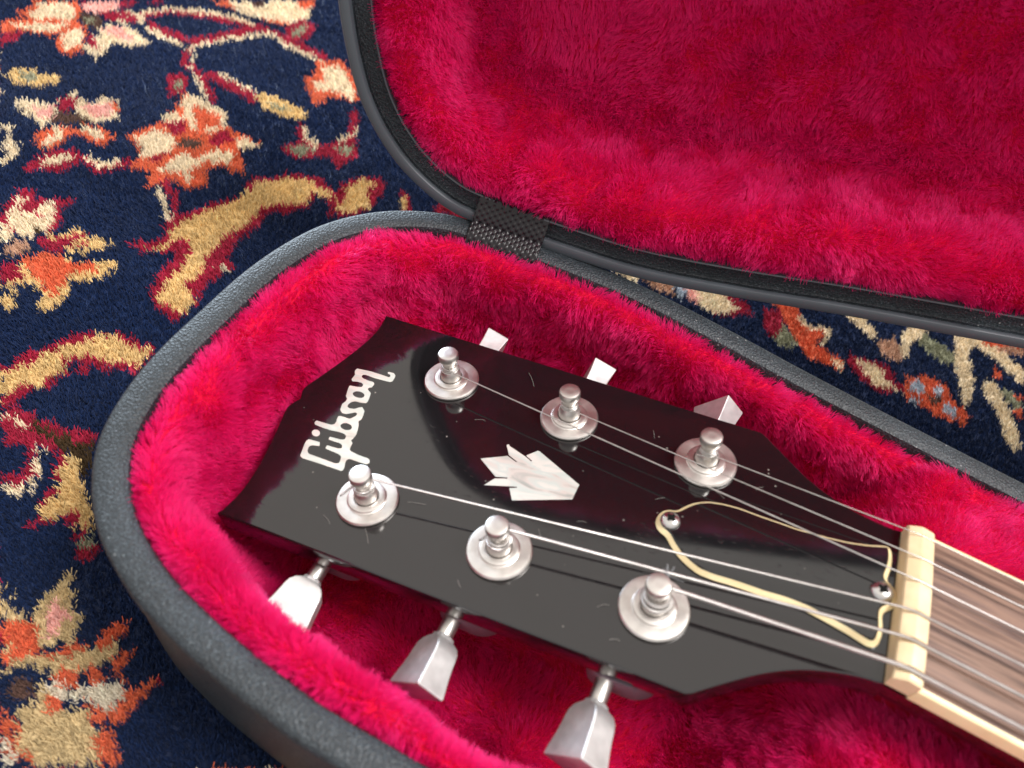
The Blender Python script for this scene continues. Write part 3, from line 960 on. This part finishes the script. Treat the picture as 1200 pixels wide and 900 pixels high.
# ------------------------------------------------------------------ lid
TH = math.radians(97.0); YAW = math.radians(8.2)
HA = np.array([-110.0, 88.2, -18.9])
hu = np.array([math.cos(YAW), math.sin(YAW), 0]); hw = np.array([-math.sin(YAW), math.cos(YAW), 0])
def open_lid(V):
    """closed position (height measured up from the rim plane, z = 0 there) -> opened about the hinge line"""
    V = np.asarray(V, float)
    q = V[:, :2] - HA[:2]
    a = q @ hu[:2]; b = -(q @ hw[:2]); z = V[:, 2]
    mdir = -math.cos(TH) * hw + np.array([0, 0, math.sin(TH)])
    zdir = math.sin(TH) * hw + np.array([0, 0, math.cos(TH)])
    return HA + np.outer(a, hu) + np.outer(b, mdir) + np.outer(z, zdir)
lid = empty('lid', tuple(HA + np.array([60, 10, 0])), case)
DEP = 44.0
V, fs = sweep([(4.3, 2.6), (4.2, 1.0), (2.2, 0.3), (0.7, 0.3), (0.1, 0.6), (0.0, 1.6), (0.0, 9), (1.0, 10), (1.6, DEP - 14), (4, DEP - 5), (10, DEP), (60, DEP + 2), (90, DEP + 2)], open_lid)
obj('lid_shell', V, [f[::-1] for f in fs], SHELL, lid)
V, fs = sweep([(-0.1, 1.2), (0.0, 0.1), (0.5, -0.5), (1.3, -0.7), (3.0, -0.7), (3.7, -0.45), (4.1, 0.2), (4.2, 2.4)], open_lid)
obj('rim_lip', V, [f[::-1] for f in fs], LIDLIP, lid)
V, fs = sweep([(4.1, 2.0), (4.7, 2.7), (6.5, 2.9), (9.4, 2.5), (10.2, 2.0)], open_lid)
obj('rim_channel', V, [f[::-1] for f in fs], SHELL, lid)
V, fs = sweep([(10.0, 2.6), (10.1, 1.2), (10.4, 0.8), (10.8, 1.1), (11.0, 3), (11.0, 12)], open_lid)
obj('inner_bead', V, [f[::-1] for f in fs], LIDLIP, lid)

prof = catmull([(11.1, 9), (12.0, 5.0), (14.5, 2.4), (19, 1.2), (24, 2.6), (28, 7.5), (30, 15), (31.5, 24), (35, 31), (41, 34.5), (48, 35.5)], 2.4)
V, fs = sweep(prof)
nu, nv = len(OUT), len(prof)
G = V.reshape(nu, nv, 3); sv = np.arange(nv) / (nv - 1)
bul = (fnoise(ARC / 34 + 60, 0 * ARC + 13)[:, None] * 0.7 + fnoise(ARC[:, None] / 26 + 8, sv[None] * 3 + 19) * 0.7 - 0.7) * 8.0 * np.sin(np.clip(sv * 1.1, 0, 1) * math.pi)[None]
G[:, :, :2] += INW[:, None] * bul[..., None]
V = open_lid(G.reshape(-1, 3))
obj('lid_wall_lining', V, fs, BACKING, lid)
_, _, _, nr, _ = sheet_frames(V, nu, nv)
facing = -1.0 if np.dot(nr[mid, 3], CAM - V.reshape(nu, nv, 3)[mid, 3]) < 0 else 1.0
P, rad, c = grow(V, nu, nv, 180000, facing, 4.3, (0.1, 0.10), 0.7, seed=9, skip=2)
hair('lid_wall_fur', P, rad, FUR, lid, c)
fxs = np.arange(-176, 231, 3.0); fys = np.arange(-64, 67, 3.0)
FX, FY = np.meshgrid(fxs, fys, indexing='ij')
FZ = 35.5 + 5.0 * (fnoise(FX / 30 + 9, FY / 30) - 0.5)
V = open_lid(np.c_[FX.ravel(), FY.ravel(), FZ.ravel()])
obj('lid_panel_lining', V, [f[::-1] for f in grid_faces(len(fxs), len(fys))], BACKING, lid)
_, _, _, nr, _ = sheet_frames(V, len(fxs), len(fys))
facing = -1.0 if np.dot(nr[40, 20], CAM - V.reshape(len(fxs), len(fys), 3)[40, 20]) < 0 else 1.0
P, rad, c = grow(V, len(fxs), len(fys), 215000, facing, 4.2, (-0.12, 0.22), 0.75, seed=13)
hair('lid_panel_fur', P, rad, FUR, lid, c)

# hinge webbing between lid and bottom half
def strap_mesh():
    # path from the lid channel over the gap to the inner edge of the bottom half
    k = int(np.argmin(np.hypot(OUT[:, 0] + 141, OUT[:, 1] - 85.5)))
    t = np.array([TAN[k][0], TAN[k][1], 0.0]); n2 = np.array([INW[k][0], INW[k][1], 0.0])
    pc = np.array([OUT[k][0], OUT[k][1], 0.0])
    lidp = lambda d, z: open_lid(np.array([[pc[0] + n2[0] * d, pc[1] + n2[1] * d, z]]))[0]
    casep = lambda d, z: np.array([pc[0] + n2[0] * d, pc[1] + n2[1] * d, z])
    path = catmull([lidp(14, 8), lidp(11, 2.0), lidp(8, 0.2), lidp(4, -1.6), lidp(0.5, -2.2), casep(3.5, RIM + 2.0), casep(7, RIM + 0.9), casep(9.5, RIM - 0.8), casep(11.5, RIM - 5), casep(12, RIM - 14)], 0.26)
    wid = 26.0; nw = 98
    T = unit(np.gradient(path, axis=0))
    nr = unit(np.cross(t, T)); nr = nr * np.sign(np.sum(nr * (CAM - path), axis=1, keepdims=True))
    V = []
    for s in (1, -1):
        for i in range(len(path)):
            for j in range(nw):
                u = (j / (nw - 1) - 0.5) * wid
                col_ = math.floor(u / 1.45 + 0.5)
                wv = 0.42 * (0.5 + 0.5 * math.cos(2 * math.pi * u / 1.45)) * (0.5 + 0.5 * math.cos(2 * math.pi * (i * 0.26 / 2.3 + 0.5 * (col_ % 2)))) if s > 0 else 0
                edge = -0.35 if j in (0, nw - 1) else 0
                V.append(path[i] + t * u + nr[i] * (s * 0.5 + wv + edge * s))
    a = grid_faces(len(path), nw); off = len(path) * nw
    fs = a + [tuple(x + off for x in f[::-1]) for f in a]
    for i in range(len(path) - 1):
        fs.append((i * nw, off + i * nw, off + (i + 1) * nw, (i + 1) * nw))
        fs.append((i * nw + nw - 1, (i + 1) * nw + nw - 1, off + (i + 1) * nw + nw - 1, off + i * nw + nw - 1))
    return np.array(V), fs
V, fs = strap_mesh()
obj('hinge_strap', V, fs, WEBBING, case, angle=80)

# ------------------------------------------------------------------ guitar
AL = math.radians(15.0); ca, sa = math.cos(AL), math.sin(AL)
NH = np.array([-sa, 0, ca]); XH = np.array([-ca, 0, -sa]); YH = np.array([0, 1.0, 0])
def L(x, y, h=0.0):
    """headstock frame: x from nut towards tip, y towards the lid, h out of the face"""
    return XH * x + YH * y + NH * h
def to_local(px, h=0.0):
    px = np.atleast_2d(np.asarray(px, float))
    d = np.c_[(px - [600, 450]) / F, np.ones(len(px))] @ RC
    s = (h - CAM @ NH) / (d @ NH)
    P = CAM + d * s[:, None]
    return np.c_[P @ XH, P[:, 1]]
def ccw(P):
    return P if area2(P) > 0 else P[::-1]

guitar = empty('electric_guitar', (0, 0, -60))
tag(guitar, 'electric guitar with glossy black headstock lying in the plush-lined case', 'guitar')

half = [(0.0, 21.7), (7, 22.6), (14, 24.5), (19.8, 26.9), (26, 30.6), (32, 35.2), (36.5, 38.9), (39.2, 41.2)]
half2 = [(40.6, 41.9), (60, 42.3), (90, 43.2), (130, 44.2), (160, 44.9), (172.4, 45.3)]
tip = [(172.4, 45.3), (171.3, 38.6), (171.6, 31.6), (173.6, 22), (176.6, 11.5), (178.6, 4.4), (177.0, 0.0)]
c1 = catmull(half, 2.0); c2 = catmull(half2, 4.0); c3 = catmull(tip, 1.6)
top = np.vstack([c1, c2, c3[1:]])
outl = np.vstack([top, (top[:-1] * [1, -1])[::-1]])
outl = ccw(outl)
THK = 8.0
def head_place(x, y, h):
    # the back blends into the neck volute near the nut
    return L(x, y, h)
lv = [(inset(outl, 1.2), -THK), (inset(outl, 0.35), -THK + 0.35), (outl, -THK + 1.0), (outl, -0.75), (inset(outl, 0.12), -0.3), (inset(outl, 0.5), 0.0)]
V, fs = plate(lv, head_place)
head = obj('headstock', V, fs, BLACK, guitar, angle=30)

# logo inlay
LG = lambda pts: np.array([[345 + 0.15 * x, 425 + 0.15 * y] for x, y in pts])
logo_out = [(200, 622), (150, 608), (112, 598), (92, 612), (82, 632), (60, 690), (45, 728), (62, 746), (200, 790), (370, 848), (388, 828), (400, 772), (412, 756), (432, 752), (500, 776),
            (562, 795), (584, 786), (590, 768), (578, 750), (500, 722), (440, 692), (432, 680), (440, 655), (455, 630), (442, 606), (462, 590), (482, 565), (494, 530), (502, 490), (500, 458), (525, 442),
            (540, 408), (548, 378), (530, 347), (500, 352), (470, 362), (432, 358), (413, 345), (420, 324), (445, 308), (474, 302), (520, 314), (560, 318), (576, 300), (586, 275), (598, 238), (578, 218), (572, 204),
            (586, 194), (604, 194), (626, 168), (618, 152), (570, 138), (534, 122), (524, 106), (534, 94), (560, 96), (630, 122), (690, 138), (745, 152), (766, 146), (782, 122), (790, 100), (776, 82), (732, 72),
            (728, 86), (748, 94), (752, 106), (740, 116), (690, 98), (600, 70), (490, 46), (472, 66), (474, 95), (446, 130), (452, 146), (490, 148), (526, 158), (540, 174), (526, 192), (490, 190), (432, 178),
            (422, 200), (402, 262), (414, 284), (398, 306), (374, 322), (358, 368), (372, 394), (404, 402), (440, 396), (478, 388), (492, 400), (480, 418), (452, 432), (430, 440), (404, 430), (372, 420), (346, 416),
            (334, 434), (328, 462), (312, 482), (286, 486), (230, 470), (172, 452), (158, 466), (158, 482), (220, 508), (290, 530), (350, 542), (390, 556), (406, 576), (394, 600), (366, 602), (310, 588),
            (276, 578), (266, 600), (310, 616), (352, 628), (376, 646), (370, 670), (344, 672), (300, 660), (256, 645), (241, 670), (290, 692), (340, 712), (366, 732), (360, 762), (348, 786), (318, 788),
            (210, 748), (112, 712), (101, 690), (114, 654), (138, 645), (196, 652)]
def ell(cx, cy, a, b, rot, n=20):
    t = np.linspace(0, 2 * math.pi, n, endpoint=False); r = math.radians(rot)
    return [(cx + a * math.cos(q) * math.cos(r) - b * math.sin(q) * math.sin(r), cy + a * math.cos(q) * math.sin(r) + b * math.sin(q) * math.cos(r)) for q in t]
lo = ccw(to_local(LG(logo_out)))
lo = smooth_closed(resample_closed(lo, 0.22), 2)
holes = [ccw(to_local(LG(ell(405, 500, 46, 27, 12))))[::-1], ccw(to_local(LG(ell(502, 250, 47, 25, 12))))[::-1]]
V1 = plate([(lo, -0.2), (lo, 0.05)], L, holes)
dot = ccw(to_local(LG(ell(168, 550, 32, 26, 10))))
V2 = plate([(dot, -0.2), (dot, 0.05)], L)
V, fs = merge([V1, V2])
lg = obj('logo_inlay', V, fs, PEARL, head, smooth=False)
lg['label'] = 'pearl script lettering reading Gibson'
CZ = lambda pts: np.array([[550 + 0.125 * x, 510 + 0.125 * y] for x, y in pts])
crown = [(105, 220), (358, 195), (442, 255), (448, 248), (372, 188), (350, 92), (372, 86), (378, 102), (518, 196), (580, 247), (588, 240), (532, 192), (640, 148), (656, 150), (1030, 465), (965, 602),
         (560, 608), (400, 612), (375, 497), (446, 493), (446, 484), (355, 478), (138, 468), (238, 406), (356, 407), (356, 397), (246, 390)]
cr_ = ccw(to_local(CZ(crown)))
V, fs = plate([(cr_, -0.2), (cr_, 0.05)], L)
cr_o = obj('crown_inlay', V, fs, PEARL, head, smooth=False)
cr_o['label'] = 'pearl crown-shaped inlay'

# truss rod cover
z2 = [(240, 148), (190, 131), (130, 140), (82, 180), (56, 240), (66, 292), (100, 336), (150, 366), (185, 440), (250, 540), (340, 630), (430, 700), (560, 752), (700, 792), (850, 842), (1000, 897)]
z3 = [(110, 520), (270, 584), (400, 654), (560, 744), (690, 828), (740, 842), (775, 818), (800, 750), (806, 690), (800, 630), (806, 588), (850, 580), (884, 562), (906, 520), (902, 450), (872, 400), (828, 366),
      (846, 330), (862, 290), (874, 220), (868, 150), (842, 120), (700, 113), (560, 93), (430, 63), (340, 38), (190, -4)]
z2b = [(1200, 262), (1000, 193), (800, 118), (650, 78), (520, 60), (420, 68), (340, 94), (282, 124)]
cov_px = [(760 + x * .13333, 580 + y * .13333) for x, y in z2] + [(900 + x * .166667, 620 + y * .166667) for x, y in z3] + [(760 + x * .13333, 580 + y * .13333) for x, y in z2b]
cov = ccw(to_local(cov_px, 0.3))
cov = smooth_closed(resample_closed(cov, 0.55), 4)
V, fs = plate([(cov, 0.05), (cov, 0.45)], L)
cover = obj('truss_rod_cover', V, fs, COVER, guitar)
V, fs = plate([(inset(cov, 0.02), 0.45), (inset(cov, 1.15), 1.5)], L)
obj('cream_edge', V, fs, BINDING, cover)
V, fs = plate([(inset(cov, 1.15), 1.502), (inset(cov, 1.5), 1.85)], L)
obj('top_ply', V, fs, COVER, cover)
def cross_screw(x, y, h):
    V, fs = lathe([(0.6, -1.4), (2.75, -0.2), (2.75, 0.1), (2.55, 0.7), (2.0, 1.25), (1.2, 1.6), (0.95, 1.62), (0.5, 1.0)], L(x, y, h), NH, 28)
    parts = [(V, fs)]
    s = obj('screw', V, fs, BRIGHT, cover)
    return s
for (x, y) in ((56.3, 0.1), (3.6, 0.4)):
    s = cross_screw(x, y, 1.85)
    parts = []
    for r in (0.5, 0.5 + math.pi / 2):
        c_, s_ = math.cos(r), math.sin(r)
        P = ccw(np.array([(x + c_ * a - s_ * b, y + s_ * a + c_ * b) for a, b in ((-1.3, -0.38), (1.3, -0.38), (1.3, 0.38), (-1.3, 0.38))]))
        hh = 1.98 + (1.63 if r < 1 else 1.615)
        parts.append(plate([(P, hh - 0.5), (P, hh)], L))
    V, fs = merge(parts)
    obj('cross_slot_shade', V, fs, RECESS_SHADE, cover, smooth=False)  # dark bars laid on the screw head in place of shaded slots

# nut
NW = 21.6
prof_n = [(-0.2, -0.3), (-0.75, 4.3), (-0.55, 4.75), (1.7, 6.35), (2.3, 6.5), (5.1, 6.15), (5.5, 5.7), (5.62, 4.4), (5.62, -0.3)]
NUTY = [18.4, 11.3, 4.4, -4.4, -11.8, -19.0]
SRAD = [0.14, 0.17, 0.22, 0.33, 0.46, 0.62]
yy = [-NW, -NW + 0.4] + list(np.linspace(-NW + 0.9, NW - 0.9, 24)) + [NW - 0.4, NW]
for y_, r_ in zip(NUTY, SRAD): yy += [y_ - r_ - 0.3, y_ - r_ - 0.08, y_ - r_ * 0.6, y_, y_ + r_ * 0.6, y_ + r_ + 0.08, y_ + r_ + 0.3]
ys = np.array(sorted(set(np.round(yy, 3))))
V = []
for y in ys:
    e = max(0, abs(y) - (NW - 0.9))
    cut = 0.0
    for y_, r_ in zip(NUTY, SRAD):
        if abs(y - y_) < r_ + 0.1: cut = 0.35 + r_ * 0.9
    for x, z in prof_n:
        zz = z - (0.7 * (y / NW) ** 2 if z > 1 else 0) - (e * e * 0.6 if z > 4 else 0) - (cut if z > 5.6 else 0)
        V.append((x, y, zz))
fs = [f[::-1] for f in grid_faces(len(ys), len(prof_n))]
fs.append(tuple(range(len(prof_n)))); fs.append(tuple(range((len(ys) - 1) * len(prof_n), len(ys) * len(prof_n)))[::-1])
V = np.array(V)
obj('nut', V, fs, BONE, guitar, angle=28)

# fretboard, binding, neck
XE = 230.0
fw = lambda x: 20.4 + 0.0165 * x
xs = np.linspace(5.65, XE, 40); q = np.linspace(-1, 1, 13)
V = np.array([(x, fw(x) * s, 4.3 - 0.7 * s * s) for x in xs for s in q] + [(x, fw(x) * s, -1.2) for x in xs for s in q])
a = grid_faces(len(xs), len(q)); off = len(xs) * len(q)
fs = a + [tuple(i + off for i in f[::-1]) for f in a]
fs.append(tuple(range(len(q)))[::-1] + tuple(off + i for i in range(len(q))))
fb = obj('fretboard', V, fs, ROSE, guitar, angle=40)
for s in (1, -1):
    V = []
    for x in xs:
        w0 = fw(x)
        for y, z in ((w0 + 0.005, -1.2), (w0 + 0.005, 3.62), (w0 + 0.55, 3.55), (w0 + 1.15, 3.1), (w0 + 1.3, 2.4), (w0 + 1.3, -1.2)):
            V.append((x, s * y, z))
    f_ = grid_faces(len(xs), 6, closed_v=True)
    f_ = f_ if s > 0 else [g[::-1] for g in f_]
    f_.append(tuple(range(6)))
    obj('binding', V, f_, BINDING, fb, angle=40)
for k in range(1, 7):
    x = 628 * (1 - 2 ** (-k / 12))
    if x > XE - 3: break
    pth = np.array([(x, fw(x) * s * 1.0, 4.35 - 0.7 * s * s) for s in np.linspace(-1, 1, 17)])
    V, f_ = tube(pth, 0.9, 8)
    obj('fret', V, f_, BRIGHT, fb)
# neck back with the volute turning into the headstock
st = []
for x in np.linspace(-26, XE, 60):
    if x < 2:
        w0 = 21.6 + (0.0 if x > -8 else 0.04 * (-8 - x)); t0 = -0.9 + (x - 2) * math.tan(AL) * (1 if x < 0 else 0) - (1.2 if x < -2 else 0.4)
        d0 = 15.5 + 3.0 * math.exp(-((x + 12) / 10.0) ** 2) + (x < 0) * x * 0.25
    else:
        w0 = fw(x) + 1.25; t0 = -1.25; d0 = 16.5
    st.append((x, w0, t0, max(d0, 8)))
V = []
nk = 22
for x, w0, t0, d0 in st:
    for k in range(nk):
        t = math.pi * k / (nk - 1)
        V.append((x, -w0 * math.cos(t), t0 - d0 * math.sin(t) ** 0.8))
f_ = grid_faces(len(st), nk, closed_v=True)
f_.append(tuple(range(nk)))
obj('neck', V, [g[::-1] for g in f_], CHERRY, guitar, angle=50)

# tuning machines
POSTS = [('t', 135.5, 25.2), ('t', 94.8, 24.7), ('t', 52.8, 23.9), ('b', 135.6, -25.2), ('b', 94.8, -25.3), ('b', 53.1, -24.9)]
ROTB = [70, 70, 44, -16, 44, 47]
def rrect(wd, tk, r, n=3):
    P = []
    r = min(r, wd * 0.49, tk * 0.49)
    for cx, cy, a0 in ((wd / 2 - r, tk / 2 - r, 0), (-wd / 2 + r, tk / 2 - r, 90), (-wd / 2 + r, -tk / 2 + r, 180), (wd / 2 - r, -tk / 2 + r, 270)):
        for k in range(n):
            t = math.radians(a0 + 90 * k / (n - 1))
            P.append((cx + r * math.cos(t), cy + r * math.sin(t)))
    return P
for idx, (side, x, y) in enumerate(POSTS):
    tm = empty('tuning_machine', tuple(L(x, y, 0)), guitar)
    s = 1 if y > 0 else -1
    V, f_ = lathe([(3.6, -6.0), (8.2, 0.02), (8.75, 0.25), (8.8, 0.9), (8.45, 1.35), (7.6, 1.5), (5.6, 1.45), (5.35, 1.6), (5.2, 2.1), (4.6, 2.3), (3.55, 2.25), (3.4, 1.2)], L(x, y, 0), NH, 56)
    obj('washer', V, f_, NICKEL, tm, angle=30)
    V, f_ = lathe([(3.3, 0.5), (3.3, 2.4), (3.2, 4.2), (2.85, 5.4), (2.2, 6.8), (2.1, 7.8), (2.3, 8.8), (2.9, 9.7), (3.1, 10.2), (3.12, 12.0), (2.9, 12.5), (2.5, 12.65), (1.2, 12.7)], L(x, y, 0), NH, 40)
    obj('post', V, f_, NICKEL, tm, angle=35)
    # gear housing behind the headstock, shaft and button
    xo = x + (6.0 if s < 0 else 3.5); hax = -10.5 if s < 0 else -13.5
    ax = unit(np.array(YH) * s + NH * -0.05)
    bx = ax; bu = XH; bv = np.cross(bx, bu)
    cen = L(xo - 3.5, y + s * 6, -THK - 0.1)
    P = ccw(np.array(smooth_closed(resample_closed(np.array([(-9, -8.5), (9, -8.5), (10, 0), (9.6, 8.4), (7.6, 11.4), (-4.5, 11.4), (-8.6, 8.4), (-10, 0)], float), 1.2), 4)))
    pl = lambda a, b, h: cen + XH * a + YH * (s * b) + NH * h
    V, f_ = plate([(inset(P, 2.6), -9.5), (inset(P, 1.0), -8.7), (P, -7.0), (P, 0.05)], pl)
    if s < 0: f_ = [g[::-1] for g in f_]
    obj('gear_housing', V, f_, DARKCHROME, tm, angle=50)
    P0 = L(xo - (0 if s < 0 else 1.0), s * (33.5 if s < 0 else 29.3), hax)
    V, f_ = lathe([(3.4, -2), (3.4, 7.0), (3.1, 8.2), (2.7, 8.6), (2.0, 8.7)], P0, ax, 28)
    obj('collar', V, f_, DARKCHROME, tm)
    V, f_ = lathe([(2.3, 6), (2.3, 16)], P0, ax, 24)
    obj('shaft', V, f_, NICKEL, tm)
    a0 = 14.0 if s < 0 else 15.5
    secs = [(0, 5.2, 5.0, 1.6), (0.25, 6.2, 6.0, 1.8), (1.1, 6.7, 6.2, 1.6), (1.25, 7.2, 6.5, 1.2), (2.2, 9.8, 7.3, 0.5), (3.6, 11.9, 7.7, 0.3), (5.2, 12.8, 7.8, 0.26), (7.5, 13.4, 8.0, 0.26), (10.0, 14.3, 8.4, 0.26), (12.5, 15.4, 9.0, 0.26), (14.6, 16.3, 9.5, 0.26), (15.0, 16.1, 9.3, 0.25), (15.2, 15.6, 8.8, 0.25)]
    ph = math.radians(ROTB[idx])
    bn = NH * math.cos(ph) + XH * math.sin(ph)            # broad face normal
    bn = unit(bn - ax * (bn @ ax)); bw = np.cross(ax, bn)
    V = []
    for sl, wd, tk, r in secs:
        for p, q_ in rrect(wd * 0.85, tk * 0.88, r):
            V.append(P0 + ax * (a0 + sl) + bw * p + bn * q_)
    n_ = 12
    f_ = [(a, d, c_, b) for a, b, c_, d in grid_faces(len(secs), n_, closed_v=True)]
    f_.append(tuple(range(n_))); f_.append(tuple(range((len(secs) - 1) * n_, len(secs) * n_))[::-1])
    obj('button', V, f_, SATIN, tm, angle=20)

# strings: thin treble to wound bass
PPH = [0.5, 2.4, 4.2, 5.4, 6.8, 7.8, 8.8, 9.7]; PPR = [3.3, 3.3, 3.2, 2.85, 2.2, 2.1, 2.3, 2.9]
prad = lambda h: float(np.interp(h, PPH, PPR))
ORDER = [2, 1, 0, 3, 4, 5]
frayed = None
for k in range(6):
    _, px_, py_ = POSTS[ORDER[k]]
    s = 1 if py_ > 0 else -1
    r = SRAD[k]; yn = NUTY[k]
    zt = 6.5 - 0.7 * (yn / NW) ** 2 - 0.25 + r * 0.2
    ye = yn * (1 + 0.0008 * (XE - 5))
    pts = [np.array([XE - 1, ye, zt + 1.6]), np.array([60.0, yn * 1.04, zt + 0.5]), np.array([5.5, yn, zt + 0.02]), np.array([2.0, yn, zt + 0.05]), np.array([-0.4, yn * 1.0, zt - 0.25])]
    pr = prad(7.4) + r
    # leave the post on its inner side
    cdir = np.array([px_, py_]); nut_l = np.array([0.0, yn])
    to = nut_l - cdir; dist = np.linalg.norm(to)
    base_a = math.atan2(to[1], to[0]); off_a = math.acos(min(1, pr / dist))
    a_t = base_a - s * off_a if s > 0 else base_a + off_a
    a_t = base_a + (off_a if s < 0 else -off_a)
    if s > 0: a_t = base_a + off_a if math.sin(base_a + off_a) < math.sin(base_a - off_a) else base_a - off_a
    else: a_t = base_a + off_a if math.sin(base_a + off_a) > math.sin(base_a - off_a) else base_a - off_a
    h_in = 7.4
    tp = L(px_ + pr * math.cos(a_t), py_ + pr * math.sin(a_t), h_in)
    start = pts[-1]
    for t in np.linspace(0.03, 1, 40): pts.append(start + (tp - start) * t)
    # winding direction continues the tangent
    tdir = np.array([-math.sin(a_t), math.cos(a_t)]); sgn = 1 if tdir @ (cdir + pr * np.array([math.cos(a_t), math.sin(a_t)]) - nut_l) > 0 else -1
    turns = [4.0, 3.6, 3.2, 2.2, 2.2, 2.0][k]
    nn = int(turns * 26)
    for i in range(1, nn + 1):
        a_ = a_t + sgn * 2 * math.pi * turns * i / nn
        hh = h_in - 2.15 * r * turns * i / nn
        rr = prad(hh) + r * 0.95
        pts.append(L(px_ + rr * math.cos(a_), py_ + rr * math.sin(a_), hh))
    tail = [2.5, 1.5, 4.0, 5.5, 3.0, 2.0][k]
    rad_d = np.array([math.cos(a_), math.sin(a_)]); tan_d = sgn * np.array([-math.sin(a_), math.cos(a_)])
    for t in (0.3, 0.6, 1.0):
        e = tan_d * tail * t + rad_d * 0.6 * t
        pts.append(L(px_ + rr * math.cos(a_) + e[0], py_ + rr * math.sin(a_) + e[1], hh + 0.3 * t))
    pts = np.array(pts)
    if k >= 3:
        d = np.r_[0, np.cumsum(np.linalg.norm(np.diff(pts, axis=0), axis=1))]
        pitch = [0, 0, 0, 0.34, 0.46, 0.62][k]
        # keep the ridges where the lens can see them
        keep = d > (XE - 70)
        dd = np.r_[d[~keep], np.arange(d[keep][0], d[-1], pitch / 2)]
        pts = np.c_[tuple(np.interp(dd, d, pts[:, q]) for q in range(3))]
        rad_ = np.full(len(dd), r); m_ = dd > (XE - 70)
        rad_[m_] = r * (1.04 - 0.22 * (np.arange(m_.sum()) % 2))
        V, f_ = tube(pts, rad_, 8)
    else:
        V, f_ = tube(pts, r, 8)
    so = obj('string', V, f_, STEEL, guitar, angle=60 if k < 3 else 25)
    if k == 5: frayed = so
# frayed silk at the thickest string's post
parts = []
g = np.random.default_rng(4)
b0 = L(52.0, -20.6, 10.0)
for i in range(16):
    d = unit(NH * 1.2 + g.normal(0, 0.8, 3)); d2 = g.normal(0, 1, 3)
    ln = g.uniform(1.5, 4.2)
    P = np.array([b0 + d * ln * t + d2 * 1.1 * t * t for t in np.linspace(0, 1, 7)])
    parts.append(tube(P, 0.05, 4))
parts.append(tube(np.array([L(52.2, -21.5, 6.5), L(52.0, -20.9, 8.4), b0]), 0.28, 6))
V, f_ = merge(parts)
obj('frayed_end', V, f_, m_simple('grey_silk', (0.32, 0.33, 0.35), 0.6), frayed)

# lint on the lacquer
parts = []
g = np.random.default_rng(11)
for lx, ly in ((141, -36), (128, -37), (120, -20), (101, -37), (88, -15), (77, -8), (66, -30), (60, 8), (45, 14), (70, 30), (118, 14), (36, 22), (110, 33), (58, -36)):
    a = g.uniform(0, 6.3); ln = g.uniform(1.5, 5.0); cv = g.normal(0, 1.0, 2)
    P = np.array([L(lx + math.cos(a) * ln * t + cv[0] * t * t, ly + math.sin(a) * ln * t + cv[1] * t * t, 0.12 + 0.25 * math.sin(3 * t)) for t in np.linspace(0, 1, 8)])
    parts.append(tube(P, 0.035, 4))
V, f_ = merge(parts)
tag(obj('lint', V, f_, m_simple('grey_lint', (0.30, 0.28, 0.26), 0.8), head), kind='stuff')
